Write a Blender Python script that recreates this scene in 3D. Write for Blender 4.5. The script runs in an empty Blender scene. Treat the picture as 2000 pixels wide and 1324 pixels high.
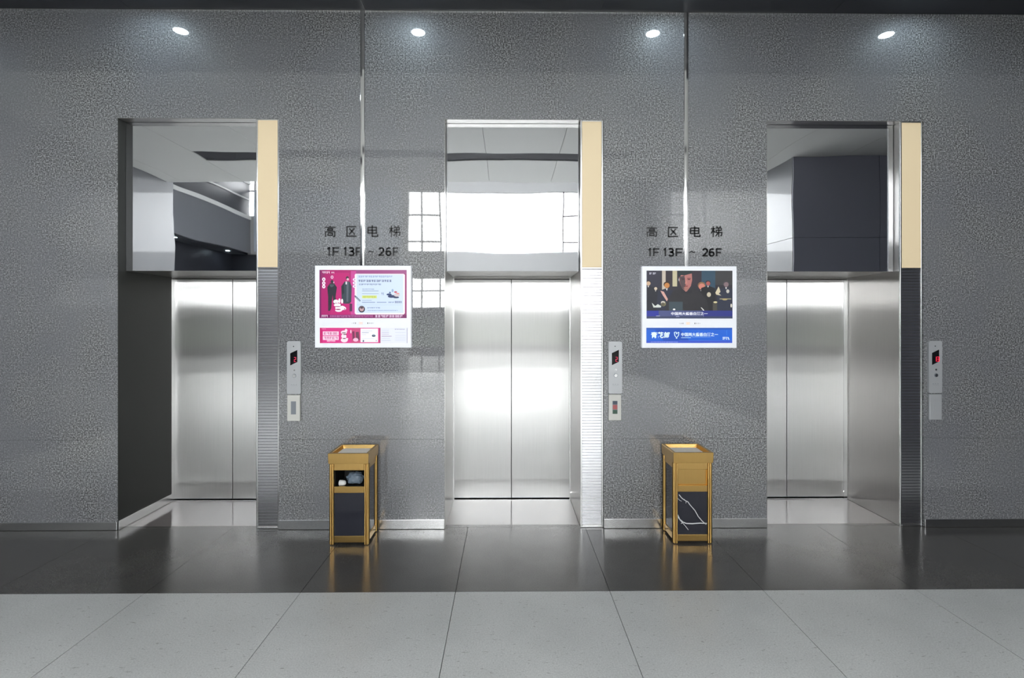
import bpy, bmesh, math, random
from mathutils import Vector, Matrix
random.seed(7)
S = bpy.context.scene
COL = S.collection

# ------------------------------------------------------------------ camera, world, exposure
cam_d = bpy.data.cameras.new('camera'); cam = bpy.data.objects.new('camera', cam_d); COL.objects.link(cam)
cam.location = (0, -4.125, 1.65)
cam.rotation_euler = (math.radians(90), 0, -0.00995)
cam_d.sensor_width = 36; cam_d.lens = 18.0          # 1000 px focal length at 2000 px
cam_d.shift_y = -0.015
cam_d.clip_start = 0.02; cam_d.clip_end = 500
S.camera = cam
S.view_settings.view_transform = 'Standard'; S.view_settings.look = 'None'
S.view_settings.gamma = 1; S.view_settings.use_curve_mapping = False
S.view_settings.exposure = 0.95
SKY = 9.0
w = bpy.data.worlds.new('overcast_sky'); S.world = w; w.use_nodes = True
bg = w.node_tree.nodes['Background']; bg.inputs[0].default_value = (1.0, 0.985, 0.965, 1); bg.inputs[1].default_value = SKY

YF = -13.0            # facade plane
def portal(x0, x1, z0, z1, y):
    d = bpy.data.lights.new('window_portal', 'AREA'); d.shape = 'RECTANGLE'; d.size = x1-x0; d.size_y = z1-z0
    o = bpy.data.objects.new('window_portal', d); COL.objects.link(o)
    o.location = ((x0+x1)/2, y, (z0+z1)/2); o.rotation_euler = (math.radians(90), 0, 0)   # -Z faces +Y (into the hall)
    d.cycles.is_portal = True
portal(-3.3, 3.1, 0.1, 3.2, YF-.2); portal(-3.3, 3.1, 4.0, 6.1, YF-.2); portal(-11.5, -7.6, 5.3, 7.0, YF-.2)
d_ = bpy.data.lights.new('added_skylight_portal', 'AREA'); d_.shape = 'RECTANGLE'; d_.size = 9.0; d_.size_y = 6.2; d_.cycles.is_portal = True  # portal for the added roof opening, an invented source of fill
o_ = bpy.data.objects.new('added_skylight_portal', d_); COL.objects.link(o_); o_.location = (-1.5, -9.3, 8.3)

# ------------------------------------------------------------------ material helpers
def new_mat(name):
    m = bpy.data.materials.new(name); m.use_nodes = True
    nt = m.node_tree; return m, nt, nt.nodes['Principled BSDF']
def plain(name, col, rough=.5, metal=0, coat=0, emit=None, es=0, spec=.5):
    m, nt, b = new_mat(name)
    b.inputs['Base Color'].default_value = (*col, 1); b.inputs['Roughness'].default_value = rough
    b.inputs['Metallic'].default_value = metal; b.inputs['Coat Weight'].default_value = coat
    b.inputs['Specular IOR Level'].default_value = spec
    b.inputs['Coat Roughness'].default_value = .04
    if emit: b.inputs['Emission Color'].default_value = (*emit, 1); b.inputs['Emission Strength'].default_value = es
    return m
def N(nt, t, **kw):
    n = nt.nodes.new(t)
    for k, v in kw.items(): setattr(n, k, v)
    return n
def objcoord(nt, scale=(1,1,1), world=True):
    g = N(nt, 'ShaderNodeNewGeometry'); mp = N(nt, 'ShaderNodeMapping'); mp.inputs['Scale'].default_value = scale
    nt.links.new(g.outputs['Position'], mp.inputs['Vector']); return mp.outputs[0]
def noise(nt, vec, scale, detail=2, rough=.5):
    n = N(nt, 'ShaderNodeTexNoise'); n.inputs['Scale'].default_value = scale; n.inputs['Detail'].default_value = detail
    n.inputs['Roughness'].default_value = rough; nt.links.new(vec, n.inputs['Vector']); return n.outputs['Fac']
def ramp(nt, fac, stops):
    r = N(nt, 'ShaderNodeValToRGB'); e = r.color_ramp.elements
    while len(e) < len(stops): e.new(.5)
    for el, (p, c) in zip(e, stops): el.position = p; el.color = (*c, 1) if len(c) == 3 else c
    nt.links.new(fac, r.inputs[0]); return r.outputs[0]
def mixc(nt, a, b, f, mode='MIX'):
    m = N(nt, 'ShaderNodeMix', data_type='RGBA', blend_type=mode)
    for s, v in ((m.inputs[6], a), (m.inputs[7], b)):
        if isinstance(v, tuple): s.default_value = (*v, 1)
        else: nt.links.new(v, s)
    if isinstance(f, float): m.inputs[0].default_value = f
    else: nt.links.new(f, m.inputs[0])
    return m.outputs[2]
def bump(nt, b, h, strength, dist):
    n = N(nt, 'ShaderNodeBump'); n.inputs['Strength'].default_value = strength; n.inputs['Distance'].default_value = dist
    nt.links.new(h, n.inputs['Height']); nt.links.new(n.outputs[0], b.inputs['Normal']); return n

def g3(v): return (v, v, v)
def granite(name, lo, mid, hi, tint):
    m, nt, b = new_mat(name); v = objcoord(nt)
    n1 = noise(nt, v, 90, 3, .75)
    c = ramp(nt, n1, [(.37, g3(lo*.4)), (.44, g3(mid*.5)), (.53, g3(mid*1.1)), (.62, g3(hi*1.1))])
    patch = ramp(nt, noise(nt, objcoord(nt, (1, 1, .8)), 1.1, 5, .65), [(.40, g3(.25)), (.60, g3(1.0))])
    c = mixc(nt, (mid*.95, mid*.96, mid*1.02), c, patch)
    sp = ramp(nt, noise(nt, v, 55, 1, .5), [(.76, g3(0)), (.80, g3(1))])
    c = mixc(nt, c, (hi, hi, hi), sp)
    big = noise(nt, v, 1.6, 4, .6)
    t = ramp(nt, big, [(.3, tint), (.7, (1, 1, 1))])
    c2 = mixc(nt, c, t, 1.0, 'MULTIPLY')
    nt.links.new(c2, b.inputs['Base Color'])
    b.inputs['Roughness'].default_value = .42
    b.inputs['Specular IOR Level'].default_value = .35
    b.inputs['Coat Weight'].default_value = 1.0; b.inputs['Coat Roughness'].default_value = .02; b.inputs['Coat IOR'].default_value = 1.85
    # fine pits in the polish
    vo = N(nt, 'ShaderNodeTexVoronoi'); vo.inputs['Scale'].default_value = 60; nt.links.new(v, vo.inputs['Vector'])
    wav = noise(nt, objcoord(nt, (1.2, 1, .7)), 1.3, 1, .4)
    bn = N(nt, 'ShaderNodeBump'); bn.inputs['Strength'].default_value = .25; bn.inputs['Distance'].default_value = .006
    nt.links.new(wav, bn.inputs['Height']); nt.links.new(bn.outputs[0], b.inputs['Coat Normal'])
    bump(nt, b, n1, .35, .002)
    return m
M = {}
M['granite'] = granite('polished_grey_granite', .05, .225, .50, (.88, .89, .93))
def floor_mat(name, base, var, rough, fleck, fleckc, ior=1.5, fs=(22, 70, 22)):
    m, nt, b = new_mat(name); v = objcoord(nt)
    big = noise(nt, v, 2.2, 4, .6)
    c = ramp(nt, big, [(.0, tuple(base[i]*(1-var) for i in range(3))), (1, tuple(base[i]*(1+var) for i in range(3)))])
    c = mixc(nt, c, ramp(nt, noise(nt, v, 130, 2, .6), [(.1, g3(.72)), (.9, g3(1.28))]), 1.0, 'MULTIPLY')
    f = noise(nt, objcoord(nt, fs), 1.0, 3, .7)
    fm = ramp(nt, f, [(.0, (1, 1, 1)), (fleck-.03, (1, 1, 1)), (fleck, (0, 0, 0))])
    fm2 = ramp(nt, f, [(fleck-.12, (1, 1, 1)), (fleck-.08, (0, 0, 0))])
    c = mixc(nt, c, fleckc, fm2)
    nt.links.new(c, b.inputs['Base Color']); b.inputs['Roughness'].default_value = rough; b.inputs['IOR'].default_value = ior
    return m
M['light_tile'] = floor_mat('light_grey_stone_tile', (.63, .635, .63), .14, .32, .445, (.36, .36, .35))
M['dark_tile'] = floor_mat('dark_grey_stone_tile', (.085, .082, .078), .25, .20, .02, (.10, .10, .095), 1.75, (60, 60, 60))
M['threshold'] = plain('polished_threshold_stone', (.24, .215, .21), .10, spec=.9)
M['joint'] = plain('dark_joint', (.05, .05, .05), .8)

def steel(name, base, r1, r2, mixf, wav=.0, grain='z', aniso=0):
    m = bpy.data.materials.new(name); m.use_nodes = True; nt = m.node_tree; nt.nodes.clear()
    out = N(nt, 'ShaderNodeOutputMaterial'); ms = N(nt, 'ShaderNodeMixShader'); ms.inputs[0].default_value = mixf
    sc = (260, 260, 2.5) if grain == 'z' else (2.5, 260, 260)
    g = noise(nt, objcoord(nt, sc), 1.0, 2, .6)
    col = ramp(nt, g, [(.3, tuple(x*(.995 if name.startswith('mirror') else .93) for x in base)), (.7, base)])
    wv = noise(nt, objcoord(nt, (.9, .9, 1.6)), 1.4, 1, .4)
    ng = N(nt, 'ShaderNodeNewGeometry'); cr = N(nt, 'ShaderNodeVectorMath', operation='CROSS_PRODUCT'); cr.inputs[1].default_value = (0.001, 0, 1)
    nt.links.new(ng.outputs['Normal'], cr.inputs[0])
    for i, r in enumerate((r1, r2)):
        b = N(nt, 'ShaderNodeBsdfPrincipled'); b.inputs['Metallic'].default_value = 1
        b.inputs['Roughness'].default_value = r
        nt.links.new(col, b.inputs['Base Color'])
        bn = bump(nt, b, wv, 1.0, wav) if wav else None
        if i == 0 and aniso:      # vertical hairline grain: micro-normals lean sideways only
            sc_ = N(nt, 'ShaderNodeVectorMath', operation='SCALE'); sc_.inputs['Scale'].default_value = 913.7; nt.links.new(ng.outputs['Position'], sc_.inputs[0])
            wn_ = N(nt, 'ShaderNodeTexWhiteNoise'); wn_.noise_dimensions = '3D'; nt.links.new(sc_.outputs[0], wn_.inputs['Vector'])
            sp_ = N(nt, 'ShaderNodeSeparateColor'); nt.links.new(wn_.outputs['Color'], sp_.inputs[0])
            a1 = N(nt, 'ShaderNodeMath', operation='ADD'); nt.links.new(sp_.outputs[0], a1.inputs[0]); nt.links.new(sp_.outputs[1], a1.inputs[1])
            a2 = N(nt, 'ShaderNodeMath', operation='SUBTRACT'); nt.links.new(a1.outputs[0], a2.inputs[0]); a2.inputs[1].default_value = 1.0
            a3 = N(nt, 'ShaderNodeMath', operation='MULTIPLY'); nt.links.new(a2.outputs[0], a3.inputs[0]); a3.inputs[1].default_value = aniso
            v1 = N(nt, 'ShaderNodeVectorMath', operation='SCALE'); nt.links.new(cr.outputs[0], v1.inputs[0]); nt.links.new(a3.outputs[0], v1.inputs['Scale'])
            v2 = N(nt, 'ShaderNodeVectorMath', operation='ADD'); nt.links.new(v1.outputs[0], v2.inputs[0]); nt.links.new((bn.outputs[0] if bn else ng.outputs['Normal']), v2.inputs[1])
            v3 = N(nt, 'ShaderNodeVectorMath', operation='NORMALIZE'); nt.links.new(v2.outputs[0], v3.inputs[0]); nt.links.new(v3.outputs[0], b.inputs['Normal'])
        nt.links.new(b.outputs[0], ms.inputs[1+i])
    nt.links.new(ms.outputs[0], out.inputs[0]); return m
M['steel'] = steel('brushed_stainless_steel', (.80, .79, .785), .07, .42, .30, .0016, aniso=.62)
M['steel_jamb'] = steel('brushed_steel_reveal', (.50, .485, .47), .09, .40, .35, .0012, aniso=.40)
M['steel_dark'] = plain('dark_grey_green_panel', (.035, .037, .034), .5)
M['steel_trim'] = plain('satin_steel_trim', (.72, .72, .72), .22, 1)
M['mirror'] = steel('mirror_polished_steel', (.71, .72, .74), .010, .02, .15, .0016)
M['rib'] = plain('ribbed_steel', (.60, .60, .62), .24, 1)
M['polished_trim'] = plain('polished_steel_strip', (.8, .8, .8), .06, 1)
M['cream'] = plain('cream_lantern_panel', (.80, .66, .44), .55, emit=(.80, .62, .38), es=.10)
M['ceil_light'] = plain('pale_ceiling_panel', (.70, .70, .68), .5)
M['soffit'] = plain('dark_soffit_panel', (.032, .034, .042), .45)
M['slot'] = plain('dark_slot', (.02, .02, .03), .6)
M['pale_wall'] = plain('glossy_pale_wall_panel', (.16, .165, .18), .35, coat=.35)
M['dark_band'] = plain('charcoal_panel', (.03, .031, .04), .4)
M['navy_wall'] = plain('dark_blue_grey_panel', (.38, .38, .46), .5)
M['hall_wall'] = plain('hall_grey_wall', (.5, .5, .5), .6)
M['white_wall'] = plain('hall_white_wall', (.75, .75, .74), .6)
M['blue_pane'] = plain('pale_blue_wall_panel', (.55, .60, .68), .4)
M['mullion'] = plain('mullion_grey', (.08, .06, .07), .5)
M['concrete'] = plain('outdoor_paving', (.09, .09, .088), .8)
M['hedge'] = plain('hedge_green', (.10, .12, .085), .9)
M['glyph'] = plain('black_lettering', (.006, .006, .008), .35)
M['white_frame'] = plain('white_gloss_frame_added_glow', (.82, .83, .87), .3, emit=(.8, .83, .9), es=.16)  # plain housing, no lamp; slight emission added to make it look brighter
M['alu'] = plain('brushed_aluminium_plate', (.50, .51, .53), .45, .35)
M['white_plastic'] = plain('white_plastic', (.70, .69, .65), .4)
M['grey_window'] = plain('grey_reader_window', (.25, .27, .30), .25)
M['black_gloss'] = plain('black_gloss', (.008, .008, .010), .12)
M['black'] = plain('black_matt', (.01, .01, .01), .6)
M['gold'] = steel('gold_titanium_steel', (.70, .44, .15), .08, .30, .28, .0)
M['sand'] = plain('white_ash_sand', (.95, .89, .82), .9)
def marble(name, scale, amount):
    m, nt, b = new_mat(name); v = objcoord(nt)
    d = N(nt, 'ShaderNodeTexNoise'); d.inputs['Scale'].default_value = 5; d.inputs['Detail'].default_value = 4; nt.links.new(v, d.inputs['Vector'])
    n = noise(nt, v, scale, 5, .6)
    s = N(nt, 'ShaderNodeMath', operation='SUBTRACT'); nt.links.new(n, s.inputs[0]); s.inputs[1].default_value = .5
    a = N(nt, 'ShaderNodeMath', operation='ABSOLUTE'); nt.links.new(s.outputs[0], a.inputs[0])
    c = ramp(nt, a.outputs[0], [(0, g3(amount)), (.006, g3(amount*.6)), (.014, (.028, .029, .040))])
    nt.links.new(c, b.inputs['Base Color']); b.inputs['Roughness'].default_value = .12
    return m
M['marble'] = marble('black_marble', 1.1, .035)
M['vein'] = plain('white_marble_vein', (.75, .76, .78), .2)
M['bag'] = plain('blue_grey_plastic_bag', (.17, .22, .28), .35)
M['cup'] = plain('white_paper', (.8, .8, .8), .5)
M['lamp'] = plain('downlight_glow', (1, 1, 1), .5, emit=(.72, .90, 1.0), es=36)
M['red_led'] = plain('red_digits', (.1, 0, 0), .4, emit=(1, .02, .06), es=1.0)
M['dim_led'] = plain('dim_red_digits', (.1, 0, 0), .4, emit=(.75, .03, .10), es=.55)
def glass():
    m = bpy.data.materials.new('facade_glass'); m.use_nodes = True; nt = m.node_tree; nt.nodes.clear()
    o = N(nt, 'ShaderNodeOutputMaterial'); mx = N(nt, 'ShaderNodeMixShader'); t = N(nt, 'ShaderNodeBsdfTransparent')
    t.inputs[0].default_value = (.93, .95, .96, 1); g = N(nt, 'ShaderNodeBsdfGlossy'); g.inputs['Roughness'].default_value = .01
    f = N(nt, 'ShaderNodeFresnel'); nt.links.new(f.outputs[0], mx.inputs[0]); nt.links.new(t.outputs[0], mx.inputs[1]); nt.links.new(g.outputs[0], mx.inputs[2])
    nt.links.new(mx.outputs[0], o.inputs[0]); return m
M['glass'] = glass()

# ------------------------------------------------------------------ mesh helpers
def box(bm, x0, x1, y0, y1, z0, z1, mi=0, bev=0):
    g = bmesh.ops.create_cube(bm, size=1)
    vs = g['verts']
    for v in vs: v.co = Vector(((x0+x1)/2+v.co.x*(x1-x0), (y0+y1)/2+v.co.y*(y1-y0), (z0+z1)/2+v.co.z*(z1-z0)))
    fs = set(f for v in vs for f in v.link_faces)
    for f in fs: f.material_index = mi
    if bev:
        es = list(set(e for v in vs for e in v.link_edges))
        r = bmesh.ops.bevel(bm, geom=es, offset=bev, segments=2, profile=.5, affect='EDGES')
        for f in r['faces']: f.material_index = mi
    return bm
def finish(name, bm, mats, parent=None, smooth=False, off=(0, 0, 0)):
    me = bpy.data.meshes.new(name); bm.normal_update(); bm.to_mesh(me); bm.free()
    for m in (mats if isinstance(mats, (list, tuple)) else [mats]): me.materials.append(m)
    if smooth:
        for p in me.polygons: p.use_smooth = True
    o = bpy.data.objects.new(name, me); COL.objects.link(o); o.location = off
    if parent: o.parent = parent
    return o
def boxes(name, lst, mat, parent=None, bev=0, origin=None):
    bm = bmesh.new()
    px, py, pz = origin or (0, 0, 0)
    for b in lst: box(bm, b[0]-px, b[1]-px, b[2]-py, b[3]-py, b[4]-pz, b[5]-pz, 0, bev)
    return finish(name, bm, mat, parent)
def empty(name, loc, label=None, cat=None, group=None, kind=None, parent=None):
    o = bpy.data.objects.new(name, None); COL.objects.link(o); o.location = loc
    tag(o, label, cat, group, kind)
    if parent: o.parent = parent
    return o
def tag(o, label=None, cat=None, group=None, kind=None):
    if label: o['label'] = label
    if cat: o['category'] = cat
    if group: o['group'] = group
    if kind: o['kind'] = kind
    return o
def prism(bm, pts, y0, y1, mi=0):
    """polygon in x,z extruded between y0 (front) and y1"""
    a = [bm.verts.new((x, y0, z)) for x, z in pts]; b = [bm.verts.new((x, y1, z)) for x, z in pts]
    n = len(pts); fs = [bm.faces.new(a), bm.faces.new(b[::-1])]
    for i in range(n): fs.append(bm.faces.new((a[i], b[i], b[(i+1) % n], a[(i+1) % n])))
    for f in fs: f.material_index = mi
    bmesh.ops.recalc_face_normals(bm, faces=fs)
def disc_pts(cx, cz, rx, rz=None, n=20, a0=0, a1=math.tau):
    rz = rz or rx; return [(cx+rx*math.cos(a0+(a1-a0)*i/n), cz+rz*math.sin(a0+(a1-a0)*i/n)) for i in range(n)]
def rrect(x0, x1, z0, z1, r, n=5):
    pts = []
    for cx, cz, a in ((x1-r, z1-r, 0), (x0+r, z1-r, 90), (x0+r, z0+r, 180), (x1-r, z0+r, 270)):
        for i in range(n+1):
            t = math.radians(a+90*i/n); pts.append((cx+r*math.cos(t), cz+r*math.sin(t)))
    return pts
def stroke(bm, pts, wd, y0, y1, mi=0):
    for (xa, za), (xb, zb) in zip(pts, pts[1:]):
        d = Vector((xb-xa, zb-za)); L = d.length or 1e-6; n = Vector((-d.y, d.x))/L*wd/2
        prism(bm, [(xa+n.x, za+n.y), (xa-n.x, za-n.y), (xb-n.x, zb-n.y), (xb+n.x, zb+n.y)], y0, y1, mi)
def text_into(bm, body, x0, x1, z0, z1, y0, y1, mi=0, bold=0.0):
    """lettering outline fitted to the box, extruded between y0 and y1"""
    cu = bpy.data.curves.new('glyphs', 'FONT'); cu.body = body; cu.size = 1; cu.resolution_u = 3; cu.offset = bold
    cu.extrude = .5; cu.fill_mode = 'BOTH'
    o = bpy.data.objects.new('glyphs', cu); COL.objects.link(o)
    bpy.context.view_layer.update()
    me = bpy.data.meshes.new_from_object(o.evaluated_get(bpy.context.evaluated_depsgraph_get()))
    bpy.data.objects.remove(o); bpy.data.curves.remove(cu)
    if not me.vertices: bpy.data.meshes.remove(me); return
    xs = [v.co.x for v in me.vertices]; ys = [v.co.y for v in me.vertices]
    ax, bx, ay, by = min(xs), max(xs), min(ys), max(ys)
    for v in me.vertices:
        x = x0+(v.co.x-ax)/(bx-ax)*(x1-x0); z = z0+(v.co.y-ay)/((by-ay) or 1)*(z1-z0)
        v.co = (x, y0 if v.co.z > 0 else y1, z)
    n0 = len(bm.faces); bm.from_mesh(me); bm.faces.ensure_lookup_table()
    for i in range(n0, len(bm.faces)): bm.faces[i].material_index = mi
    bpy.data.meshes.remove(me)

H = 4.165                       # hall ceiling
OPT = 3.295                     # top of the lift openings
SEAMS = (-2.567, 0.043, 2.648)  # centre line of each lift door
OL, OC, OR = -.545, .552, .738  # opening edge, clear edge, far edge of the post (from the seam)

# ------------------------------------------------------------------ structure: lift wall
wb = empty('wall_back', (0, 0, 0), kind='structure')
edges = [-6.0] + [e for s in SEAMS for e in (s+OL, s+OR)] + [7.0]
core = [(edges[i]+.003, edges[i+1]-.003, .03, .9, 0, OPT) for i in (0, 2, 4, 6)] + [(-6, 7, .03, .9, OPT+.003, H)]
boxes('wall_core', core, M['joint'], wb)
def slab(x0, x1, z0, z1): return (x0, x1, 0, .03, z0, z1)
J = .0008
S1, S2 = -1.157, 1.447
L, Mi, R = SEAMS
def panel(lst): boxes('granite_panel', lst, M['granite'], wb)
ZT = 2.09
panel([slab(-6, L+OL, .003, .72-J)]); panel([slab(-6, L+OL, .72+J, OPT), slab(-6, S1-J, OPT, H), slab(L+OR, S1-J, ZT, OPT)])
panel([slab(L+OR, Mi+OL, .003, .72-J)]); panel([slab(L+OR, Mi+OL, .72+J, ZT)])
panel([slab(S1+J, Mi+OL, ZT, OPT), slab(S1+J, S2-J, OPT, H), slab(Mi+OR, S2-J, ZT, OPT)])
panel([slab(Mi+OR, R+OL, .003, .72-J)]); panel([slab(Mi+OR, R+OL, .72+J, ZT)])
panel([slab(S2+J, R+OL, ZT, OPT), slab(S2+J, 7, OPT, H), slab(R+OR, 7, .72+J, OPT)])
panel([slab(R+OR, 7, .003, .72-J)])
boxes('wall_shaft', [(-6, 7, .9, .95, 0, H)], M['joint']); bpy.data.objects['wall_shaft']['kind'] = 'structure'

# skirting
for i, (a, b, h) in enumerate(((-6, L+OL, .066), (L+OR+.002, Mi+OL, .078), (Mi+OR+.002, R+OL, .078), (R+OR+.002, 7, .066))):
    bm = bmesh.new(); box(bm, a, b, -.012, -.0005, .002, h, 0, .002)
    tag(finish(['baseboard_left', 'baseboard_centre', 'baseboard_middle', 'baseboard_right'][i], bm, M['steel_trim']), kind='structure')

# ------------------------------------------------------------------ floor
fl = boxes('floor', [(-12.2, 7.2, YF-.2, .9, -.06, -.010)], M['joint']); fl['kind'] = 'structure'
def tile(x0, x1, y0, y1, mat):
    bm = bmesh.new(); j = .0017
    box(bm, x0+j, x1-j, y0+j, y1-j, -.010, 0, 0); finish('floor_tile', bm, M[mat], fl)
P0, PW = -.316, .9505
xs = [P0+PW*k for k in range(-6, 8)]
for a in range(len(xs)-1):
    tile(xs[a], xs[a+1], -.97, .03, 'dark_tile')
    for r in range(4): tile(xs[a], xs[a+1], -.97-PW*(r+1), -.97-PW*r, 'light_tile')
for s in SEAMS: tile(s+OL, s+OC, .075, .72, 'threshold'); tile(s+OL, s+OC, .03, .075, 'dark_tile')
for s in SEAMS: tile(s+OC, s+OR, .03, .72, 'dark_tile')
bm = bmesh.new(); box(bm, -12, 7, YF, -.97-PW*4, -.010, 0); box(bm, -12, xs[0]-.002, -.97-PW*4, .03, -.01, 0); box(bm, xs[-1]+.002, 7, -.97-PW*4, .03, -.01, 0)
finish('floor_expanse', bm, M['light_tile'], fl)

# ------------------------------------------------------------------ ceiling
ce = boxes('ceiling', [(-6, 7, -4.8, .95, H+.012, H+.25)], M['slot']); ce['kind'] = 'structure'
x = -1.13-1.88*3
while x < 7:
    a, b = max(x, -6), min(x+1.88, 7)
    boxes('soffit_panel', [(a+.0015, b-.0015, -1.02, -.004, H, H+.012)], M['soffit'], ce, ); x += 1.88
x = -.31-1.08*6
while x < 7:
    a, b = max(x, -6), min(x+1.08, 7)
    if b-a > .05:
        boxes('ceiling_panel', [(a+.003, b-.003, -3.30, -1.024, H, H+.012)], M['ceil_light'], ce)
        boxes('ceiling_panel', [(a+.003, b-.003, -4.8, -3.65, H, H+.012)], M['ceil_light'], ce)
        if b < -4.6 or a > 1.8: boxes('ceiling_panel', [(a+.003, b-.003, -3.65, -3.30, H, H+.012)], M['ceil_light'], ce)
    x += 1.08
tag(boxes('trim_1', [(-6, 7, -.010, -.001, H-.007, H-.001)], M['steel_trim']), kind='structure')

# ------------------------------------------------------------------ the hall behind the camera
tag(boxes('wall_left', [(-6.2, -6, -5, .95, -.06, H+.3)], M['pale_wall']), kind='structure')
tag(boxes('wall_right', [(7, 7.2, -3.5, .95, -.06, H+.3)], M['hall_wall']), kind='structure')
kb = empty('wall_right_block', (4.3, -3.36, 0), kind='structure')
for z0, z1 in ((0, 1.4), (1.4, 2.95), (2.95, H)):
    for x0, x1 in ((4.3, 5.6), (5.6, 7.2)):
        boxes('wall_panel', [(x0+.003-4.3, x1-.003-4.3, -.02, 0, z0+.003, z1-.003)], M['navy_wall'], kb)
for z0, z1 in ((0, 1.4), (1.4, 2.95), (2.95, 4.6), (4.6, 6.2), (6.2, 8)):
    boxes('side_panel', [(0, .02, YF+3.36, -.03, z0+.003, z1-.003)], M['pale_wall'], kb)
boxes('block_core', [(.02, 2.9, YF+3.36, -.02, 0, 8)], M['joint'], kb)
tag(boxes('wall_bulkhead', [(-12, 4.3, -4.8, -4.65, H+.25, 8), (-12, -6.2, -5, -4.65, 0, 8), (-6.2, 4.3, -4.83, -4.8, H, H+.5)], M['white_wall']), kind='structure')
tag(boxes('ceiling_atrium', [(-12.2, -6, YF-.2, -4.65, 8, 8.2), (3, 7.2, YF-.2, -4.65, 8, 8.2), (-6, 3, YF-.2, -12.4, 8, 8.2), (-6, 3, -6.2, -4.65, 8, 8.2)], M['white_wall']), kind='structure')
sk = empty('window_4', (-1.5, -9.3, 8.1), kind='structure')  # unseen glazed roof opening, added to brighten the floor, ceiling and lift wall
for k in range(1, 6): boxes('rafter', [(-4.5+1.5*k-.05, -4.5+1.5*k+.05, -3.1, 3.1, -.09, .09)], M['white_wall'], sk)
for k in range(6): boxes('pane', [(-4.5+1.5*k+.05, -4.5+1.5*k+1.45, -3.1, 3.1, -.004, .004)], M['glass'], sk)
bal = empty('wall_balcony', (-8.6, -9, 4), kind='structure')
boxes('fascia', [(-.1, 0, YF+9, 4, 0, 1.15)], M['pale_wall'], bal)
boxes('light_strip', [(-.12, .03, YF+9, 4, 1.15, 1.27)], M['white_wall'], bal)
boxes('dark_band', [(-.1, -.02, YF+9, 4, 1.27, 1.75)], M['dark_band'], bal)
boxes('light_strip', [(-.1, .0, YF+9, 4, 1.75, 1.80)], M['white_wall'], bal)
boxes('dark_band', [(-.1, -.02, YF+9, 4, 1.80, 2.3)], M['dark_band'], bal)
boxes('upper_rail', [(-.1, 0, YF+9, 4, 2.3, 2.4)], M['white_wall'], bal)
boxes('soffit', [(-3, -.1, YF+9, 4, -.05, 0)], M['soffit'], bal)
boxes('lower_wall', [(-.7, -.6, YF+9, 4, -4, -.05)], M['dark_band'], bal)
boxes('end_wall', [(-.6, 5.0, YF+9+.001, YF+9.04, -4, -.05)], M['dark_band'], bal)
tag(boxes('wall_atrium_left', [(-12.2, -12, YF-.2, -4.65, 0, 8)], M['white_wall']), kind='structure')
# facade wall with openings
fw = [(-12.2, 7.2, YF-.2, YF, 7.0, 8), (-12.2, -11.5, YF-.2, YF, 5.3, 7.0), (-7.6, 7.2, YF-.2, YF, 6.1, 7.0),
      (-12.2, -3.3, YF-.2, YF, 0, 5.3), (-7.6, -3.3, YF-.2, YF, 5.3, 6.1), (3.1, 7.2, YF-.2, YF, 0, 6.1)]
tag(boxes('wall_front', fw, M['hall_wall']), kind='structure')
tag(boxes('trim_2', [(-3.3, 3.1, YF-1.2, YF+.9, 3.25, 3.95)], M['hall_wall']), kind='structure')
for k in range(5):
    boxes('blue_panel', [(-3.5-1.0*(k+1)+.02, -3.5-1.0*k, YF+.001, YF+.03, 4.05, 6.1)], M['blue_pane'], bpy.data.objects['wall_front'])
def window(n, x0, x1, z0, z1, vx, hz, hs=None):
    wn = empty('window_%d' % n, (0, YF-.1, 0), kind='structure'); t = .02
    for x in vx: boxes('mullion', [(x-t, x+t, -.05, .05, z0, z1)], M['mullion'], wn)
    for z in hz:
        for a_, b_ in (hs or [(x0, x1)]): boxes('mullion', [(a_, b_, -.045, .045, z-t, z+t)], M['mullion'], wn)
    X = [x0]+list(vx)+[x1]; Z = [z0]+list(hz)+[z1]
    for i in range(len(X)-1):
        for j in range(len(Z)-1): boxes('pane', [(X[i], X[i+1], -.004, .004, Z[j], Z[j+1])], M['glass'], wn)
vx = [-2.88, -2.26, 1.9]; hs = [(-3.3, -2.26), (1.9, 3.1)]
window(1, -3.3, 3.1, 3.95, 6.1, vx, [4.41, 5.30], hs)
window(2, -3.3, 3.1, 0, 3.25, vx, [2.75])
boxes('transom_bar', [(-3.3, 3.1, -.12, .12, 1.93, 2.20), (-3.3, 3.1, -.02, .10, .55, .90)], M['mullion'], bpy.data.objects['window_2'])
window(3, -11.5, -7.6, 5.3, 7.0, [-10.5, -9.5, -8.5], [6.1])
tag(boxes('ground_outside', [(-120, 120, -200, YF-.21, -.08, -.02)], M['concrete']), kind='structure')
bm = bmesh.new(); from mathutils import noise as MN
cols = [[bm.verts.new((-60+.8*i, -33+(0, 0, 1.2, 2.4)[j]+.3*MN.noise((i*.7, j*1.3, 1)), (-.05, 2.3, 2.75, 2.5)[j]+(.45*MN.noise((i*.45, j*.3, 5)) if j else 0))) for j in (0, 1, 2, 3)] for i in range(151)]
for i in range(150):
    for j in range(3): bm.faces.new((cols[i][j], cols[i+1][j], cols[i+1][j+1], cols[i][j+1]))
bmesh.ops.recalc_face_normals(bm, faces=bm.faces[:])
tag(finish('hedge', bm, M['hedge']), 'long dark hedge outside beyond the glass front of the hall', 'hedge', kind='stuff')

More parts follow.
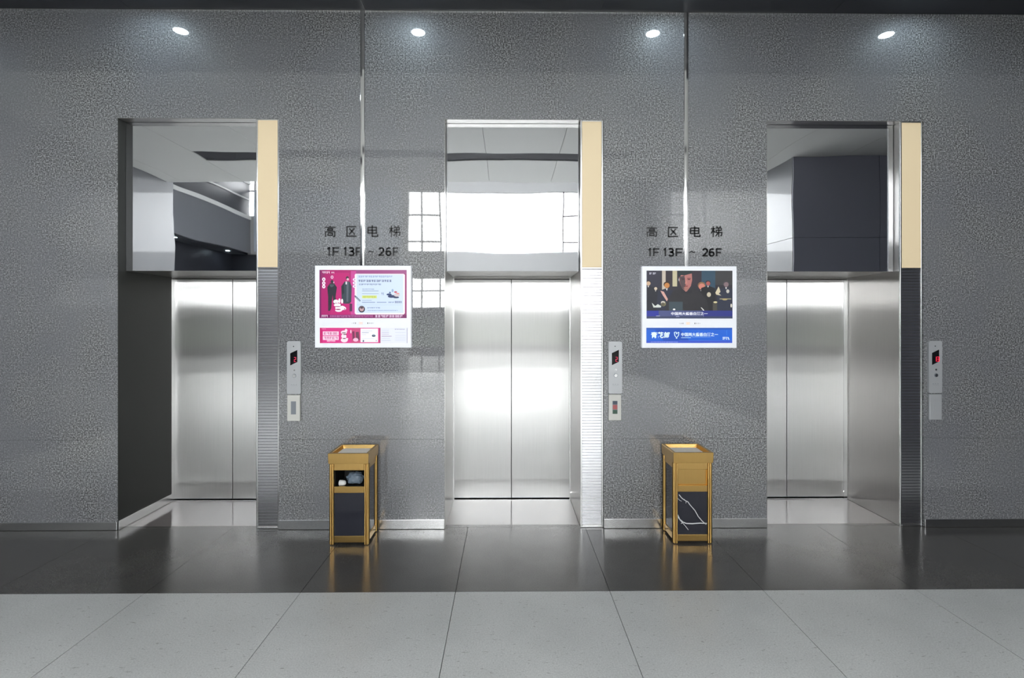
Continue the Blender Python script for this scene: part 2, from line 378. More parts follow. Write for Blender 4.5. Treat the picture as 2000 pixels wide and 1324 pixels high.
# ------------------------------------------------------------------ lifts
where = ('left', 'middle', 'right')
nm = ('left end', 'middle', 'right end')
for n, s in enumerate(SEAMS):
    d = empty('door_%d' % (n+1), (s, .69, 0), kind='structure')
    def B(name, lst, mat, bev=0): return boxes(name, [(a-s, b-s, c-.69, e-.69, f, g) for a, b, c, e, f, g in lst], M[mat], d, bev)
    B('door_leaf', [(s-.538, s-.003, .692, .72, .013, 2.064)], 'steel', .001)
    B('door_leaf', [(s+.003, s+.540, .692, .72, .013, 2.064)], 'steel', .001)
    B('door_recess', [(s-.545, s+.55, .735, .74, .001, 2.08)], 'black')
    B('door_sill', [(s-.545, s+.55, .66, .72, .0005, .004)], 'steel_trim')
    B('head_frame', [(s-.545, s+.55, .684, .72, 2.071, 2.085)], 'steel_jamb')
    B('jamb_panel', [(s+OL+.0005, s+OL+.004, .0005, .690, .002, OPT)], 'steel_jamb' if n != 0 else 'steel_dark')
    B('jamb_frame', [(s+OL+.004, s+OL+.012, .64, .690, .002, 2.08)], 'steel_trim')
    B('jamb_frame', [(s+OC-.012, s+OC-.001, .64, .690, .002, 2.08)], 'steel_trim')
    B('head_reveal', [(s+OL+.004, s+OC-.001, .0005, .078, OPT-.003, OPT)], 'steel_jamb')
    if n == 0: B('jamb_skirting', [(s+OL+.004, s+OL+.014, .0, .64, .002, .075)], 'steel_trim', .001)
    t = empty('mirrored_transom', (s, .08, 2.08), 'mirror-polished steel panel above the %s lift doors' % nm[n], 'mirror panel', 'mirrored panels over the lift doors')
    bm = bmesh.new(); box(bm, OL+.005, OC-.003, .004, .60, 0, OPT-.004-2.08); finish('soffit_box', bm, M['steel_jamb'], t)
    bm = bmesh.new(); box(bm, OL+.005, OC-.003, 0, .004, 0, OPT-.004-2.08, 0, .0015); finish('mirror_plate', bm, M['mirror'], t)
    # post with cream panel and ribbed steel
    p = empty('lift_post', (s+OC, .015, 0), ('slim steel post right of the left end lift, cream above and dark ribbed below',
              'slim steel post right of the middle lift, cream above and bright ribbed below',
              'slim steel post right of the right end lift, cream above and dark ribbed below')[n], 'post', 'posts beside the lift openings')
    W = OR-OC-.002; ZS = 2.105
    bm = bmesh.new(); box(bm, 0, W, .008, .67, .002, OPT); finish('casing', bm, M['steel_jamb'], p)
    bm = bmesh.new(); box(bm, 0, .013, -.006, .010, .002, OPT, 0, .002); box(bm, W-.013, W, -.006, .010, .002, OPT, 0, .002)
    box(bm, .013, W-.013, -.006, .010, OPT-.010, OPT, 0, .002); box(bm, .013, W-.013, -.006, .010, .002, .016, 0, .002)
    finish('edge_frame', bm, M['steel_trim'], p)
    bm = bmesh.new(); box(bm, .014, W-.014, -.003, .008, ZS, OPT-.011, 0, .001); finish('cream_panel', bm, M['cream'], p)
    bm = bmesh.new(); box(bm, .013, W-.013, -.003, .006, ZS-.010, ZS-.001, 0, .001); finish('divider', bm, M['steel_trim'], p)
    bm = bmesh.new(); z = .02; pitch = .0235
    while z < ZS-.012:
        z1 = min(z+pitch, ZS-.011)
        # each rib: shallow slanted face
        pts = [(.002, z), (-.0011, z+.003), (-.0004, z1-.003), (.002, z1-.001)]
        a = [bm.verts.new((.014, y, zz)) for y, zz in pts]; b = [bm.verts.new((W-.014, y, zz)) for y, zz in pts]
        for i in range(3): bm.faces.new((a[i], b[i], b[i+1], a[i+1]))
        z += pitch
    bmesh.ops.recalc_face_normals(bm, faces=bm.faces[:])
    tag(finish('ribs', bm, M['rib'], p), kind='stuff')

# ------------------------------------------------------------------ cable covers above the displays
for i, xc in enumerate((-1.158, 1.447)):
    bm = bmesh.new(); pr = [(-.018, 0), (-.018, -.0085), (-.0150, -.0112), (0, -.0130), (.0150, -.0112), (.018, -.0085), (.018, 0)]
    a = [bm.verts.new((x, y-.0005, 2.112)) for x, y in pr]; b = [bm.verts.new((x, y-.0005, H-.009)) for x, y in pr]
    for k in range(len(pr)): bm.faces.new((a[k], a[(k+1) % len(pr)], b[(k+1) % len(pr)], b[k]))
    bm.faces.new(a); bm.faces.new(b); bmesh.ops.recalc_face_normals(bm, faces=bm.faces[:])
    o = finish('cable_cover', bm, M['polished_trim'], None, off=(xc, 0, 0))
    tag(o, 'thin polished metal strip running from the ceiling down to the %s display' % ('pink', 'blue')[i], 'cable cover', 'metal strips above the displays')

# ------------------------------------------------------------------ lettering on the wall
GL = {
 '高': [[(.5, 1), (.5, .88)], [(.02, .86), (.98, .86)], [(.28, .74), (.72, .74), (.72, .60), (.28, .60), (.28, .74)], [(.08, 0), (.08, .47), (.92, .47), (.92, .07), (.78, .04)], [(.31, .34), (.69, .34), (.69, .15), (.31, .15), (.31, .34)]],
 '区': [[(.96, .94), (.06, .94), (.06, .05), (.99, .05)], [(.28, .78), (.80, .22)], [(.77, .80), (.26, .20)]],
 '电': [[(.06, .82), (.86, .82), (.86, .33), (.06, .33), (.06, .82)], [(.06, .57), (.86, .57)], [(.46, 1), (.46, .06), (.98, .06), (.98, .22)]],
 '梯': [[(0, .76), (.38, .76)], [(.2, 1), (.2, 0)], [(.2, .72), (.02, .34)], [(.2, .62), (.37, .42)], [(.50, 1), (.58, .86)], [(.88, 1), (.78, .86)], [(.45, .82), (.93, .82), (.93, .62), (.48, .62), (.46, .42), (.98, .42), (.95, .15), (.86, .12)], [(.69, .82), (.69, 0)], [(.66, .42), (.42, .08)]],
 '1': [[(0.05, .78), (.55, .97), (.55, 0)]], 'F': [[(.12, 0), (.12, .93), (1, .93)], [(.12, .48), (.88, .48)]],
 '3': [[(.06, .86), (.30, .94), (.66, .92), (.84, .76), (.72, .56), (.36, .52), (.74, .48), (.92, .28), (.74, .08), (.34, .05), (.05, .16)]],
 '2': [[(.08, .76), (.26, .92), (.62, .94), (.86, .78), (.84, .58), (.55, .34), (.12, .07), (.94, .07)]],
 '6': [[(.84, .84), (.58, .94), (.26, .84), (.10, .52), (.12, .22), (.38, .06), (.70, .08), (.90, .28), (.78, .50), (.44, .55), (.14, .38)]],
 '~': [[(0, .1), (.2, .8), (.4, .9), (.65, .4), (.85, .3), (1, .8)]]}
def sign(name, lst, label):
    X, Z = lst[0][1], lst[0][3]
    r = empty(name, (X, -.001, Z), label, 'sign', 'lift lettering on the granite wall')
    for body, x0, x1, z0, z1 in lst:
        bm = bmesh.new(); wd = .0105 if ord(body) > 255 else (.0135 if body != '~' else .007)
        if body in '梯高': wd = .0090
        for st in GL[body]:
            pts = [(x0-X+u*(x1-x0), z0-Z+v*(z1-z0)) for u, v in st]
            stroke(bm, pts, wd, -.004, .0006)
            for p_ in pts[1:-1]: prism(bm, disc_pts(p_[0], p_[1], wd*.5, n=8), -.004, .0006)
        finish('character', bm, M['glyph'], r)
sign('lift_sign', [('高', -1.462, -1.374, 2.345, 2.435), ('区', -1.288, -1.206, 2.348, 2.433), ('电', -1.120, -1.036, 2.346, 2.440), ('梯', -.946, -.858, 2.346, 2.438),
    ('1', -1.440, -1.412, 2.195, 2.262), ('F', -1.400, -1.346, 2.195, 2.262), ('1', -1.308, -1.284, 2.195, 2.262), ('3', -1.268, -1.224, 2.194, 2.263), ('F', -1.212, -1.180, 2.195, 2.262),
    ('~', -1.112, -1.072, 2.221, 2.234), ('2', -1.030, -.984, 2.195, 2.262), ('6', -.974, -.928, 2.194, 2.263), ('F', -.916, -.872, 2.195, 2.262)],
    'black lift lettering above the pink display')
sign('lift_sign', [('高', 1.126, 1.214, 2.350, 2.434), ('区', 1.300, 1.384, 2.350, 2.431), ('电', 1.478, 1.562, 2.350, 2.438), ('梯', 1.650, 1.740, 2.350, 2.438),
    ('1', 1.143, 1.168, 2.194, 2.258), ('F', 1.180, 1.230, 2.194, 2.258), ('1', 1.266, 1.290, 2.194, 2.258), ('3', 1.304, 1.350, 2.193, 2.259), ('F', 1.362, 1.420, 2.194, 2.258),
    ('~', 1.476, 1.520, 2.221, 2.235), ('2', 1.580, 1.626, 2.194, 2.258), ('6', 1.632, 1.678, 2.193, 2.259), ('F', 1.690, 1.736, 2.194, 2.258)],
    'black lift lettering above the blue display')

# ------------------------------------------------------------------ displays
def emat(name, c, s=1.0):
    # c in sRGB 0-255
    l = tuple(((v/255)/12.92 if v/255 < .04045 else ((v/255+.055)/1.055)**2.4) for v in c)
    return plain(name, tuple(v*.05 for v in l), .3, emit=l, es=s*.56)
PAL = {}
def pc(c):
    if c not in PAL: PAL[c] = emat('screen_%02x%02x%02x' % c, c)
    return PAL[c]
class Screen:
    """flat picture made of thin coloured pieces; u,v are 0..1 over the picture"""
    def __init__(s, w, h, clip=True): s.w, s.h, s.bm, s.m, s.k, s.clip = w, h, bmesh.new(), [], 0, clip
    def mi(s, c):
        m = pc(c)
        if m not in s.m: s.m.append(m)
        return s.m.index(m)
    def y(s): s.k += 1; return -.00002*s.k
    def poly(s, pts, c):
        if s.clip:      # keep the picture inside its screen
            for ax, lim, sg in ((0, 0, 1), (0, 1, -1), (1, 0, 1), (1, 1, -1)):
                out = []
                for a, b in zip(pts, pts[1:]+pts[:1]):
                    da, db = sg*(a[ax]-lim), sg*(b[ax]-lim)
                    if da >= 0: out.append(a)
                    if da*db < 0:
                        t = da/(da-db); out.append((a[0]+t*(b[0]-a[0]), a[1]+t*(b[1]-a[1])))
                pts = out
                if len(pts) < 3: return
        y = s.y(); f = s.bm.faces.new([s.bm.verts.new((u*s.w, y, -v*s.h)) for u, v in pts]); f.material_index = s.mi(c); f.normal_update()
        if f.normal.y > 0: f.normal_flip()
    def rect(s, u0, v0, u1, v1, c): s.poly([(u0, v0), (u1, v0), (u1, v1), (u0, v1)], c)
    def ell(s, u, v, ru, rv, c, n=16): s.poly([(u+ru*math.cos(math.tau*i/n), v+rv*math.sin(math.tau*i/n)) for i in range(n)], c)
    def text(s, body, u0, v0, u1, v1, c, bold=.01):
        y = s.y(); text_into(s.bm, body, u0*s.w, u1*s.w, -v1*s.h, -v0*s.h, y, y+.00001, s.mi(c), bold)
    def scribble(s, u0, v0, u1, v1, n, c, seed=1):
        """a row of small illegible glyph-like marks"""
        r = random.Random(seed); cw = (u1-u0)/n
        for i in range(n):
            a = u0+i*cw+cw*.1; b = u0+(i+1)*cw-cw*.12; h = v1-v0
            for k in range(r.choice((2, 3))):
                t = v0+h*(.02+.38*k); s.rect(a, t, b, t+h*.16, c)
            xx = a+(b-a)*r.choice((.0, .4, .75)); s.rect(xx, v0, xx+cw*.2, v1, c)
    def build(s, name, parent, loc):
        o = finish(name, s.bm, s.m, parent); o.location = loc; return o
def display(x0, x1, z0, z1, label):
    t = empty('advertising_display', (x0, 0, z0), label, 'display', 'advertising displays between the lifts')
    bm = bmesh.new(); box(bm, 0, x1-x0, -.040, -.0005, 0, z1-z0, 0, .004); finish('housing', bm, M['white_frame'], t)
    return t
x0, x1, z0, z1 = -1.527, -.763, 1.458, 2.112
t = display(x0, x1, z0, z1, 'white wall display showing a pink advertisement with two dark figures')
PINK, CARD, DK = (190, 30, 115), (205, 222, 248), (45, 50, 95)
sw, sh = .692, .383
q = Screen(sw, sh)
q.rect(0, 0, 1, 1, (150, 38, 105)); q.poly([(.08, 0), (.36, 0), (.42, 1), (.0, 1), (.0, .45)], (172, 28, 108)); q.poly([(.16, .06), (.34, .06), (.40, .95), (.12, .95)], PINK)
q.rect(.36, .02, .42, .97, (200, 70, 150)); q.rect(.42, 0, 1, .08, (155, 70, 130)); q.rect(.0, .93, 1, 1, (120, 25, 95)); q.rect(0, 0, .02, 1, (125, 35, 100))
q.scribble(.03, .03, .12, .075, 4, (250, 225, 245), 3); q.scribble(.135, .04, .17, .075, 2, (250, 225, 245), 4)
for k, (v, ch) in enumerate(((.17, 'O'), (.25, 'O'), (.32, 'G'))): q.ell(.05, v+.025, .019, .038, (245, 235, 250)); q.ell(.05, v+.025, .007, .014, (150, 40, 110))
q.ell(.145, .15, .016, .035, (235, 200, 225)); q.ell(.145, .15, .007, .018, (170, 60, 120))
# two figures in dark coats
F1, F2 = (38, 42, 52), (52, 66, 76)
q.ell(.145, .245, .016, .035, F1); q.poly([(.12, .28), (.17, .28), (.20, .36), (.185, .56), (.20, .72), (.16, .70), (.15, .52), (.135, .80), (.12, .85), (.10, .85), (.10, .56), (.09, .36)], F1)
q.poly([(.115, .30), (.175, .30), (.155, .35), (.13, .36)], (75, 85, 92)); q.rect(.10, .72, .125, .80, (60, 40, 60)); q.ell(.165, .26, .006, .018, (200, 190, 200))
q.ell(.32, .17, .018, .04, (58, 45, 52)); q.ell(.325, .195, .014, .025, (225, 190, 200)); q.poly([(.29, .24), (.345, .24), (.37, .34), (.365, .66), (.34, .70), (.28, .70), (.255, .60), (.25, .34)], F2)
q.poly([(.31, .24), (.335, .24), (.33, .66), (.31, .66)], (88, 96, 108)); q.poly([(.25, .34), (.28, .27), (.285, .48), (.26, .52)], (34, 44, 52)); q.rect(.345, .70, .375, .86, (80, 42, 75)); q.rect(.30, .24, .315, .30, (235, 230, 240))
# white drawn shoes / lettering cluster
for u, v, a, b in ((.19, .66, .03, .045), (.23, .64, .012, .05), (.26, .65, .012, .05), (.21, .73, .045, .035), (.24, .79, .06, .05), (.22, .84, .04, .03), (.285, .80, .022, .03)):
    q.ell(u, v, a, b, (248, 240, 250))
for u, v, a, b in ((.19, .69, .02, .006), (.21, .76, .035, .008), (.215, .82, .03, .012), (.25, .73, .008, .02), (.29, .81, .009, .010)): q.ell(u, v, a, b, (140, 30, 90))
# card
q.poly([(u, v) for u, v in [(.415, .08), (.965, .08), (.98, .10), (.98, .90), (.965, .925), (.42, .925), (.405, .90), (.405, .10)]], (250, 235, 250))
q.rect(.425, .095, .962, .895, CARD)
for k in range(3): q.ell(.397, .20+.07*k, .014, .028, (240, 225, 245)); q.ell(.405, .20+.07*k, .006, .012, (120, 90, 150))
q.scribble(.445, .12, .84, .155, 17, (120, 135, 175), 5); q.scribble(.445, .205, .83, .25, 13, DK, 6); q.scribble(.455, .285, .71, .315, 13, (75, 85, 120), 7)
q.scribble(.49, .39, .63, .41, 9, (110, 125, 150), 8); q.rect(.49, .432, .68, .442, (130, 145, 165)); q.rect(.49, .492, .68, .500, (140, 155, 170))
q.rect(.49, .53, .66, .59, (214, 225, 130)); q.scribble(.50, .54, .65, .58, 10, (170, 185, 80), 9); q.rect(.49, .63, .60, .637, (130, 145, 165))
q.scribble(.71, .47, .74, .52, 2, (110, 125, 150), 10)
for u, v, a, b, c in ((.80, .51, .03, .022, (40, 60, 110)), (.83, .55, .045, .03, (32, 48, 95)), (.88, .57, .035, .02, (40, 55, 90)), (.89, .52, .035, .035, (205, 195, 200)), (.875, .46, .018, .02, (190, 80, 95)), (.84, .43, .012, .035, (150, 175, 205)), (.81, .47, .012, .018, (90, 110, 150)), (.90, .49, .02, .012, (225, 130, 120))):
    q.ell(u, v, a, b, c)
q.rect(.49, .668, .64, .678, (95, 110, 150)); q.rect(.66, .668, .77, .678, (95, 110, 150)); q.scribble(.79, .66, .86, .685, 5, (90, 105, 145), 11); q.scribble(.865, .645, .945, .69, 5, (60, 65, 105), 12)
q.poly([(.405, .53), (.415, .53), (.475, .635), (.465, .66), (.41, .57)], (70, 90, 110)); q.poly([(.418, .555), (.468, .638), (.463, .648), (.415, .567)], (170, 185, 195))
q.rect(.43, .725, .94, .728, (165, 180, 200))
q.ell(.487, .815, .038, .07, (45, 45, 60)); q.ell(.487, .81, .026, .05, (190, 155, 160)); q.ell(.487, .785, .018, .02, (70, 55, 65))
q.scribble(.55, .775, .70, .80, 8, (100, 115, 150), 13); q.scribble(.55, .835, .90, .852, 24, (110, 125, 160), 14)
q.scribble(.03, .935, .10, .985, 4, (245, 220, 240), 15); q.scribble(.125, .94, .62, .98, 27, (200, 120, 175), 16); q.scribble(.64, .935, .96, .985, 10, (240, 215, 240), 17)
zz = 2.077; off = (.037, -.0405, z1-z0-.035)
q.build('upper_screen', t, off)
def icons(t, cx, zc, accent):
    q = Screen(1, 1, False)
    for i, (dx, c, rr) in enumerate(((-.075, 160, .002), (-.062, 110, .003), (-.048, 80, .0035), (.048, 60, .004), (.063, 150, .003), (.076, 150, .003), (.088, 170, .0025))):
        q.ell(dx, 0, rr*.8, rr*1.6, (c, c, c))
    q.rect(-.022, -.009, .006, .009, accent); q.rect(-.019, -.006, -.010, .006, (250, 235, 225)); q.rect(-.006, -.006, .003, .006, (250, 235, 225))
    q.build('label_strip', t, (cx, -.0405, zc))
icons(t, .372, .196, (238, 190, 185))
q = Screen(.695, .122)
q.rect(0, 0, 1, 1, (215, 55, 135)); q.rect(0, 0, .03, 1, (195, 35, 110)); q.rect(.68, 0, .69, 1, (150, 30, 90)); q.rect(.692, 0, 1, 1, (225, 230, 245))
q.rect(.36, .01, .46, 1, (200, 75, 125)); q.scribble(.02, .06, .07, .10, 4, (250, 200, 225), 20)
for v in (.24, .54): q.rect(.035, v, .215, v+.25, (250, 215, 235)); q.scribble(.045, v+.04, .205, v+.21, 5, (180, 60, 125), 21+int(v*10))
q.rect(.08, .84, .17, .88, (245, 170, 205)); q.scribble(.08, .80, .18, .90, 6, (250, 205, 228), 27)
for u, v, a, b in ((.275, .30, .035, .12), (.30, .17, .015, .10), (.275, .55, .03, .15), (.28, .80, .04, .15), (.305, .72, .02, .06)): q.ell(u, v, a, b, (248, 225, 235))
for u, v, a, b in ((.275, .33, .026, .03), (.285, .43, .02, .03), (.28, .70, .02, .03)): q.ell(u, v, a, b, (90, 50, 70))
q.poly([(.37, .25), (.395, .22), (.40, .80), (.375, .80)], (120, 45, 85)); q.poly([(.41, .28), (.445, .26), (.455, .80), (.43, .85), (.415, .8)], (110, 60, 85)); q.ell(.41, .78, .03, .12, (245, 190, 215)); q.ell(.355, .25, .006, .12, (248, 225, 235))
q.rect(.465, .05, .665, .94, (238, 240, 252)); q.rect(.48, .20, .60, .215, (150, 160, 190)); q.rect(.48, .30, .56, .33, (130, 140, 170)); q.rect(.48, .44, .53, .455, (170, 180, 200)); q.rect(.48, .70, .62, .715, (180, 190, 210))
q.ell(.615, .52, .022, .07, (60, 70, 95)); q.ell(.615, .46, .014, .04, (150, 165, 180)); q.rect(.49, .80, .505, .92, (70, 75, 105)); q.rect(.64, .80, .65, .88, (150, 160, 185))
for v, c, b in ((.15, (190, 195, 215), .79), (.28, (160, 150, 190), .79), (.40, (175, 150, 195), .79), (.54, (130, 70, 130), .82), (.68, (190, 195, 215), .80), (.82, (170, 180, 205), .81)): q.rect(.705, v, b, v+.025, c)
q.scribble(.855, .07, .975, .13, 8, (110, 105, 150), 30)
for v in (.30, .48, .60, .72, .82): q.rect(.86, v, .98, v+.015, (170, 180, 210))
q.rect(.995, .02, 1, 1, (110, 115, 150))
q.build('lower_screen', t, (.040, -.0405, .159))

x0, x1, z0, z1 = 1.081, 1.842, 1.455, 2.110
t = display(x0, x1, z0, z1, 'white wall display showing a man in black above a blue strip')
q = Screen(.690, .383)
q.rect(0, 0, 1, 1, (44, 42, 50)); q.rect(.0, .0, .16, .35, (45, 44, 60)); q.rect(.18, 0, .222, .42, (190, 180, 165)); q.rect(.302, 0, .355, .33, (188, 182, 150)); q.rect(.222, 0, .302, .3, (48, 42, 48))
q.rect(.53, 0, .64, .3, (50, 42, 52)); q.rect(.64, 0, .80, .42, (48, 74, 92)); q.rect(.80, 0, 1, .3, (60, 60, 62)); q.rect(.0, .45, .16, .8, (36, 44, 62)); q.rect(.02, .6, .26, .85, (46, 62, 68))
q.scribble(.03, .04, .06, .08, 2, (220, 220, 235), 40); q.scribble(.07, .04, .11, .08, 2, (220, 220, 235), 41)
def fig(u, v, r, skin, hair, body=(30, 32, 42), sh=.10):
    q.poly([(u-sh, 1), (u-sh*.8, v+r*3.4), (u-r*.5, v+r*2.0), (u+r*.5, v+r*2.0), (u+sh*.8, v+r*3.4), (u+sh, 1)], body)
    q.ell(u, v-r*.3, r, r*1.6, hair); q.ell(u+r*.05, v+r*.25, r*.82, r*1.45, skin)
    q.poly([(u-r*.3, v+r*1.9), (u+r*.3, v+r*1.9), (u, v+r*3.2)], (220, 215, 210))
fig(.02, .26, .03, (200, 170, 140), (40, 30, 28)); fig(.105, .37, .022, (205, 190, 170), (35, 28, 28), sh=.07); fig(.235, .30, .038, (190, 128, 70), (60, 42, 30), (38, 42, 60), .13)
fig(.64, .32, .045, (200, 125, 110), (130, 100, 70), (34, 32, 38), .12); fig(.715, .26, .03, (165, 85, 80), (50, 32, 32), (30, 30, 34), .1); fig(.925, .28, .035, (125, 105, 110), (70, 65, 70), (45, 50, 66), .12)
q.poly([(.80, .46), (.83, .36), (.835, .33), (.845, .36), (.86, .44), (.84, .48), (.87, .52), (.81, .50)], (205, 195, 165)); q.ell(.945, .43, .018, .04, (190, 188, 180)); q.ell(.725, .50, .024, .05, (190, 182, 160)); q.poly([(.16, .42), (.20, .44), (.255, .62), (.235, .64), (.19, .52)], (205, 160, 150))
# foreground man in a dark roll-neck
q.poly([(.20, .95), (.24, .62), (.31, .42), (.42, .36), (.55, .36), (.63, .46), (.70, .62), (.74, .95)], (43, 42, 46))
q.poly([(.37, .04), (.525, .04), (.53, .20), (.515, .32), (.47, .43), (.455, .44), (.41, .36), (.385, .24)], (172, 112, 108)); q.poly([(.37, .0), (.53, .0), (.525, .06), (.49, .075), (.44, .10), (.40, .09), (.385, .16), (.372, .10)], (34, 46, 48))
q.poly([(.385, .13), (.44, .10), (.455, .30), (.44, .40), (.41, .36), (.388, .24)], (80, 66, 70)); q.ell(.425, .185, .018, .009, (50, 30, 34)); q.ell(.492, .185, .018, .009, (50, 30, 34)); q.rect(.40, .155, .445, .167, (45, 30, 32)); q.rect(.472, .155, .515, .167, (70, 38, 40))
q.poly([(.455, .20), (.465, .20), (.475, .275), (.445, .275)], (190, 125, 115)); q.poly([(.437, .315), (.485, .315), (.475, .335), (.445, .335)], (130, 55, 55)); q.poly([(.43, .345), (.49, .345), (.47, .425), (.45, .425)], (160, 110, 100)); q.ell(.375, .19, .006, .03, (150, 165, 165))
q.poly([(.40, .40), (.45, .45), (.47, .45), (.53, .38), (.53, .48), (.40, .48)], (36, 36, 42)); q.rect(.26, .65, .42, .86, (58, 72, 80))
# table glints
q.poly([(.06, .67), (.10, .74), (.13, .70), (.17, .74), (.165, .77), (.08, .77)], (205, 212, 205)); q.ell(.195, .69, .030, .055, (120, 115, 80)); q.ell(.19, .665, .024, .03, (195, 190, 180)); q.ell(.19, .70, .020, .035, (90, 86, 70))
q.ell(.32, .81, .015, .018, (235, 235, 235)); q.poly([(.63, .77), (.64, .77), (.672, .83), (.66, .84)], (220, 220, 215)); q.rect(.77, .64, .82, .84, (72, 70, 64)); q.ell(.80, .66, .022, .02, (205, 195, 150)); q.rect(.85, .58, .985, .60, (150, 145, 115)); q.ell(.91, .60, .03, .02, (170, 155, 110)); q.ell(.985, .73, .01, .04, (215, 210, 195))
q.rect(0, .835, 1, .955, (44, 52, 128)); q.rect(.14, .835, .65, .955, (74, 82, 128)); q.rect(0, .955, 1, 1, (58, 66, 96)); q.rect(0, .84, .14, .95, (40, 50, 150))
q.text('中国两大酱香白酒之一', .285, .865, .71, .93, (238, 240, 250), .02)
for a, b, v in ((.11, .155, .94), (.34, .38, .952), (.66, .665, .95)): q.rect(a, v, b, v+.012, (170, 175, 205))
q.build('upper_screen', t, (.036, -.0405, z1-z0-.036)); icons(t, .376, .197, (240, 190, 150))
q = Screen(.690, .122)
q.rect(0, 0, 1, 1, (32, 98, 208)); q.rect(0, 0, 1, .12, (38, 86, 175)); q.poly([(.1, .12), (.4, .12), (.5, .85), (.2, .85)], (26, 78, 180)); q.rect(0, .86, 1, 1, (58, 84, 196)); q.rect(.38, .84, .95, .855, (95, 120, 220))
q.text('青花郎', .055, .27, .275, .68, (228, 250, 252), .03)
q.text('中国两大酱香白酒之一', .405, .32, .835, .56, (228, 245, 252), .02); q.rect(.405, .63, .52, .665, (190, 225, 250)); q.rect(.53, .60, .75, .615, (150, 195, 245))
sh_ = [(.325, .30), (.345, .27), (.352, .42), (.362, .33), (.378, .28), (.376, .48), (.362, .60), (.350, .64), (.332, .52)]
for a, b in zip(sh_, sh_[1:]+sh_[:1]):
    dx, dy = b[0]-a[0], b[1]-a[1]; l = math.hypot(dx*5.6, dy) or 1; nx, ny = -dy/l*.0045, dx*5.6/l*.018
    q.poly([(a[0]+nx, a[1]+ny), (b[0]+nx, b[1]+ny), (b[0]-nx, b[1]-ny), (a[0]-nx, a[1]-ny)], (215, 240, 252))
q.ell(.352, .69, .010, .025, (215, 240, 252)); q.scribble(.885, .60, .945, .78, 3, (225, 240, 252), 44); q.poly([(.945, .62), (.955, .60), (.968, .78), (.958, .80)], (225, 240, 252)); q.rect(.934, .15, .937, .5, (80, 150, 235))
q.scribble(.05, .90, .37, .97, 18, (140, 160, 230), 45)
q.build('lower_screen', t, (.034, -.0405, .162))

# ------------------------------------------------------------------ call panels
SEG = {'0': 'abcdef', '1': 'bc', '2': 'abged', '3': 'abgcd', '8': 'abcdefg'}
def led(bm, ch, x, z, w_, h_, y0, y1):
    t_ = w_*.24
    R_ = {'a': (0, h_-t_, w_, h_), 'g': (0, h_/2-t_/2, w_, h_/2+t_/2), 'd': (0, 0, w_, t_), 'f': (0, h_/2, t_, h_), 'b': (w_-t_, h_/2, w_, h_), 'e': (0, 0, t_, h_/2), 'c': (w_-t_, 0, w_, h_/2)}
    for sname in SEG[ch]:
        a, b, c, d_ = R_[sname]; box(bm, x+a, x+c, y0, y1, z+b, z+d_)
def call_panel(xc, digits, label, led_mat, plate_mat, arched):
    t = empty('call_panel', (xc, 0, 1.088), label, 'call panel', 'lift call panels')
    bm = bmesh.new(); w2 = .055; h = .418; prf = rrect(-w2, w2, 0, h, .012)
    if arched: prf = [(x, z+(.010*(1-(x/w2)**2) if z > h-.02 else 0)) for x, z in prf]
    prism(bm, prf, -.016, -.0005); finish('face_plate', bm, M[plate_mat], t)
    bm = bmesh.new(); prism(bm, [(-.028, .228), (-.028, .325), (.028, .352), (.028, .255)], -.0175, -.014); finish('indicator_window', bm, M['black_gloss'], t)
    bm = bmesh.new(); n = len(digits); dw = .017; x = .010-(n*dw+(n-1)*.006)/2
    for ch in digits: led(bm, ch, x, .256, dw, .038, -.0182, -.017); x += dw+.006
    finish('floor_digits', bm, M[led_mat], t)
    bm = bmesh.new(); prism(bm, disc_pts(-.002, .380, .0045, n=12), -.0168, -.014); finish('microphone_hole', bm, M['black'], t)
    bm = bmesh.new(); prism(bm, disc_pts(.004, .190, .0075, n=14), -.018, -.014); prism(bm, disc_pts(.004, .190, .003, n=10), -.0186, -.017, 1); finish('key_switch', bm, [M['steel_trim'], M['black']], t)
    bm = bmesh.new(); prism(bm, disc_pts(.004, .145, .0165, n=24), -.0175, -.014, 1); prism(bm, disc_pts(.004, .145, .0130, n=24), -.022, -.016, 0)
    finish('call_button', bm, [M['steel_trim'], M['grey_window']], t)
    bm = bmesh.new(); 
    for dx in (-.018, .0, .020): box(bm, dx-.004, dx+.004, -.0165, -.0155, .074, .077)
    box(bm, -.024, .028, -.0164, -.0155, .066, .0672); finish('engraved_mark', bm, M['grey_window'], t)
call_panel(-1.703, '2', 'brushed metal call panel beside the left end lift', 'dim_led', 'alu', True)
call_panel(.872, '2', 'brushed metal call panel beside the middle lift', 'dim_led', 'alu', False)
call_panel(3.468, '13', 'brushed metal call panel beside the right end lift, brightest red digits', 'red_led', 'alu', True)
def reader(xc, label, plate, kind):
    t = empty('card_reader', (xc, 0, .872), label, 'card reader', 'card readers under the call panels')
    bm = bmesh.new(); box(bm, -.051, .051, -.022, -.0005, 0, .208, 0, .004); finish('body', bm, M[plate], t)
    bm = bmesh.new(); box(bm, -.020, .020, -.0235, -.0215, .054, .158); finish('sensor_window', bm, M['grey_window' if kind != 'grey' else plate], t)
    if kind == 'colour':
        for (z, h, c) in ((.055, .030, (60, 90, 75)), (.090, .036, (180, 95, 95)), (.130, .026, (70, 80, 95))):
            bm = bmesh.new(); box(bm, -.018, .018, -.0242, -.0236, z, z+h)
            finish('sticker', bm, plain('sticker_colour', tuple((v/255)**2.2 for v in c), .5), t)
reader(-1.703, 'white card reader with a plain grey window', 'white_plastic', 'plain')
reader(.868, 'white card reader with a red and green marking in its window', 'white_plastic', 'colour')
reader(3.466, 'grey card reader under the right end call panel', 'alu', 'grey')

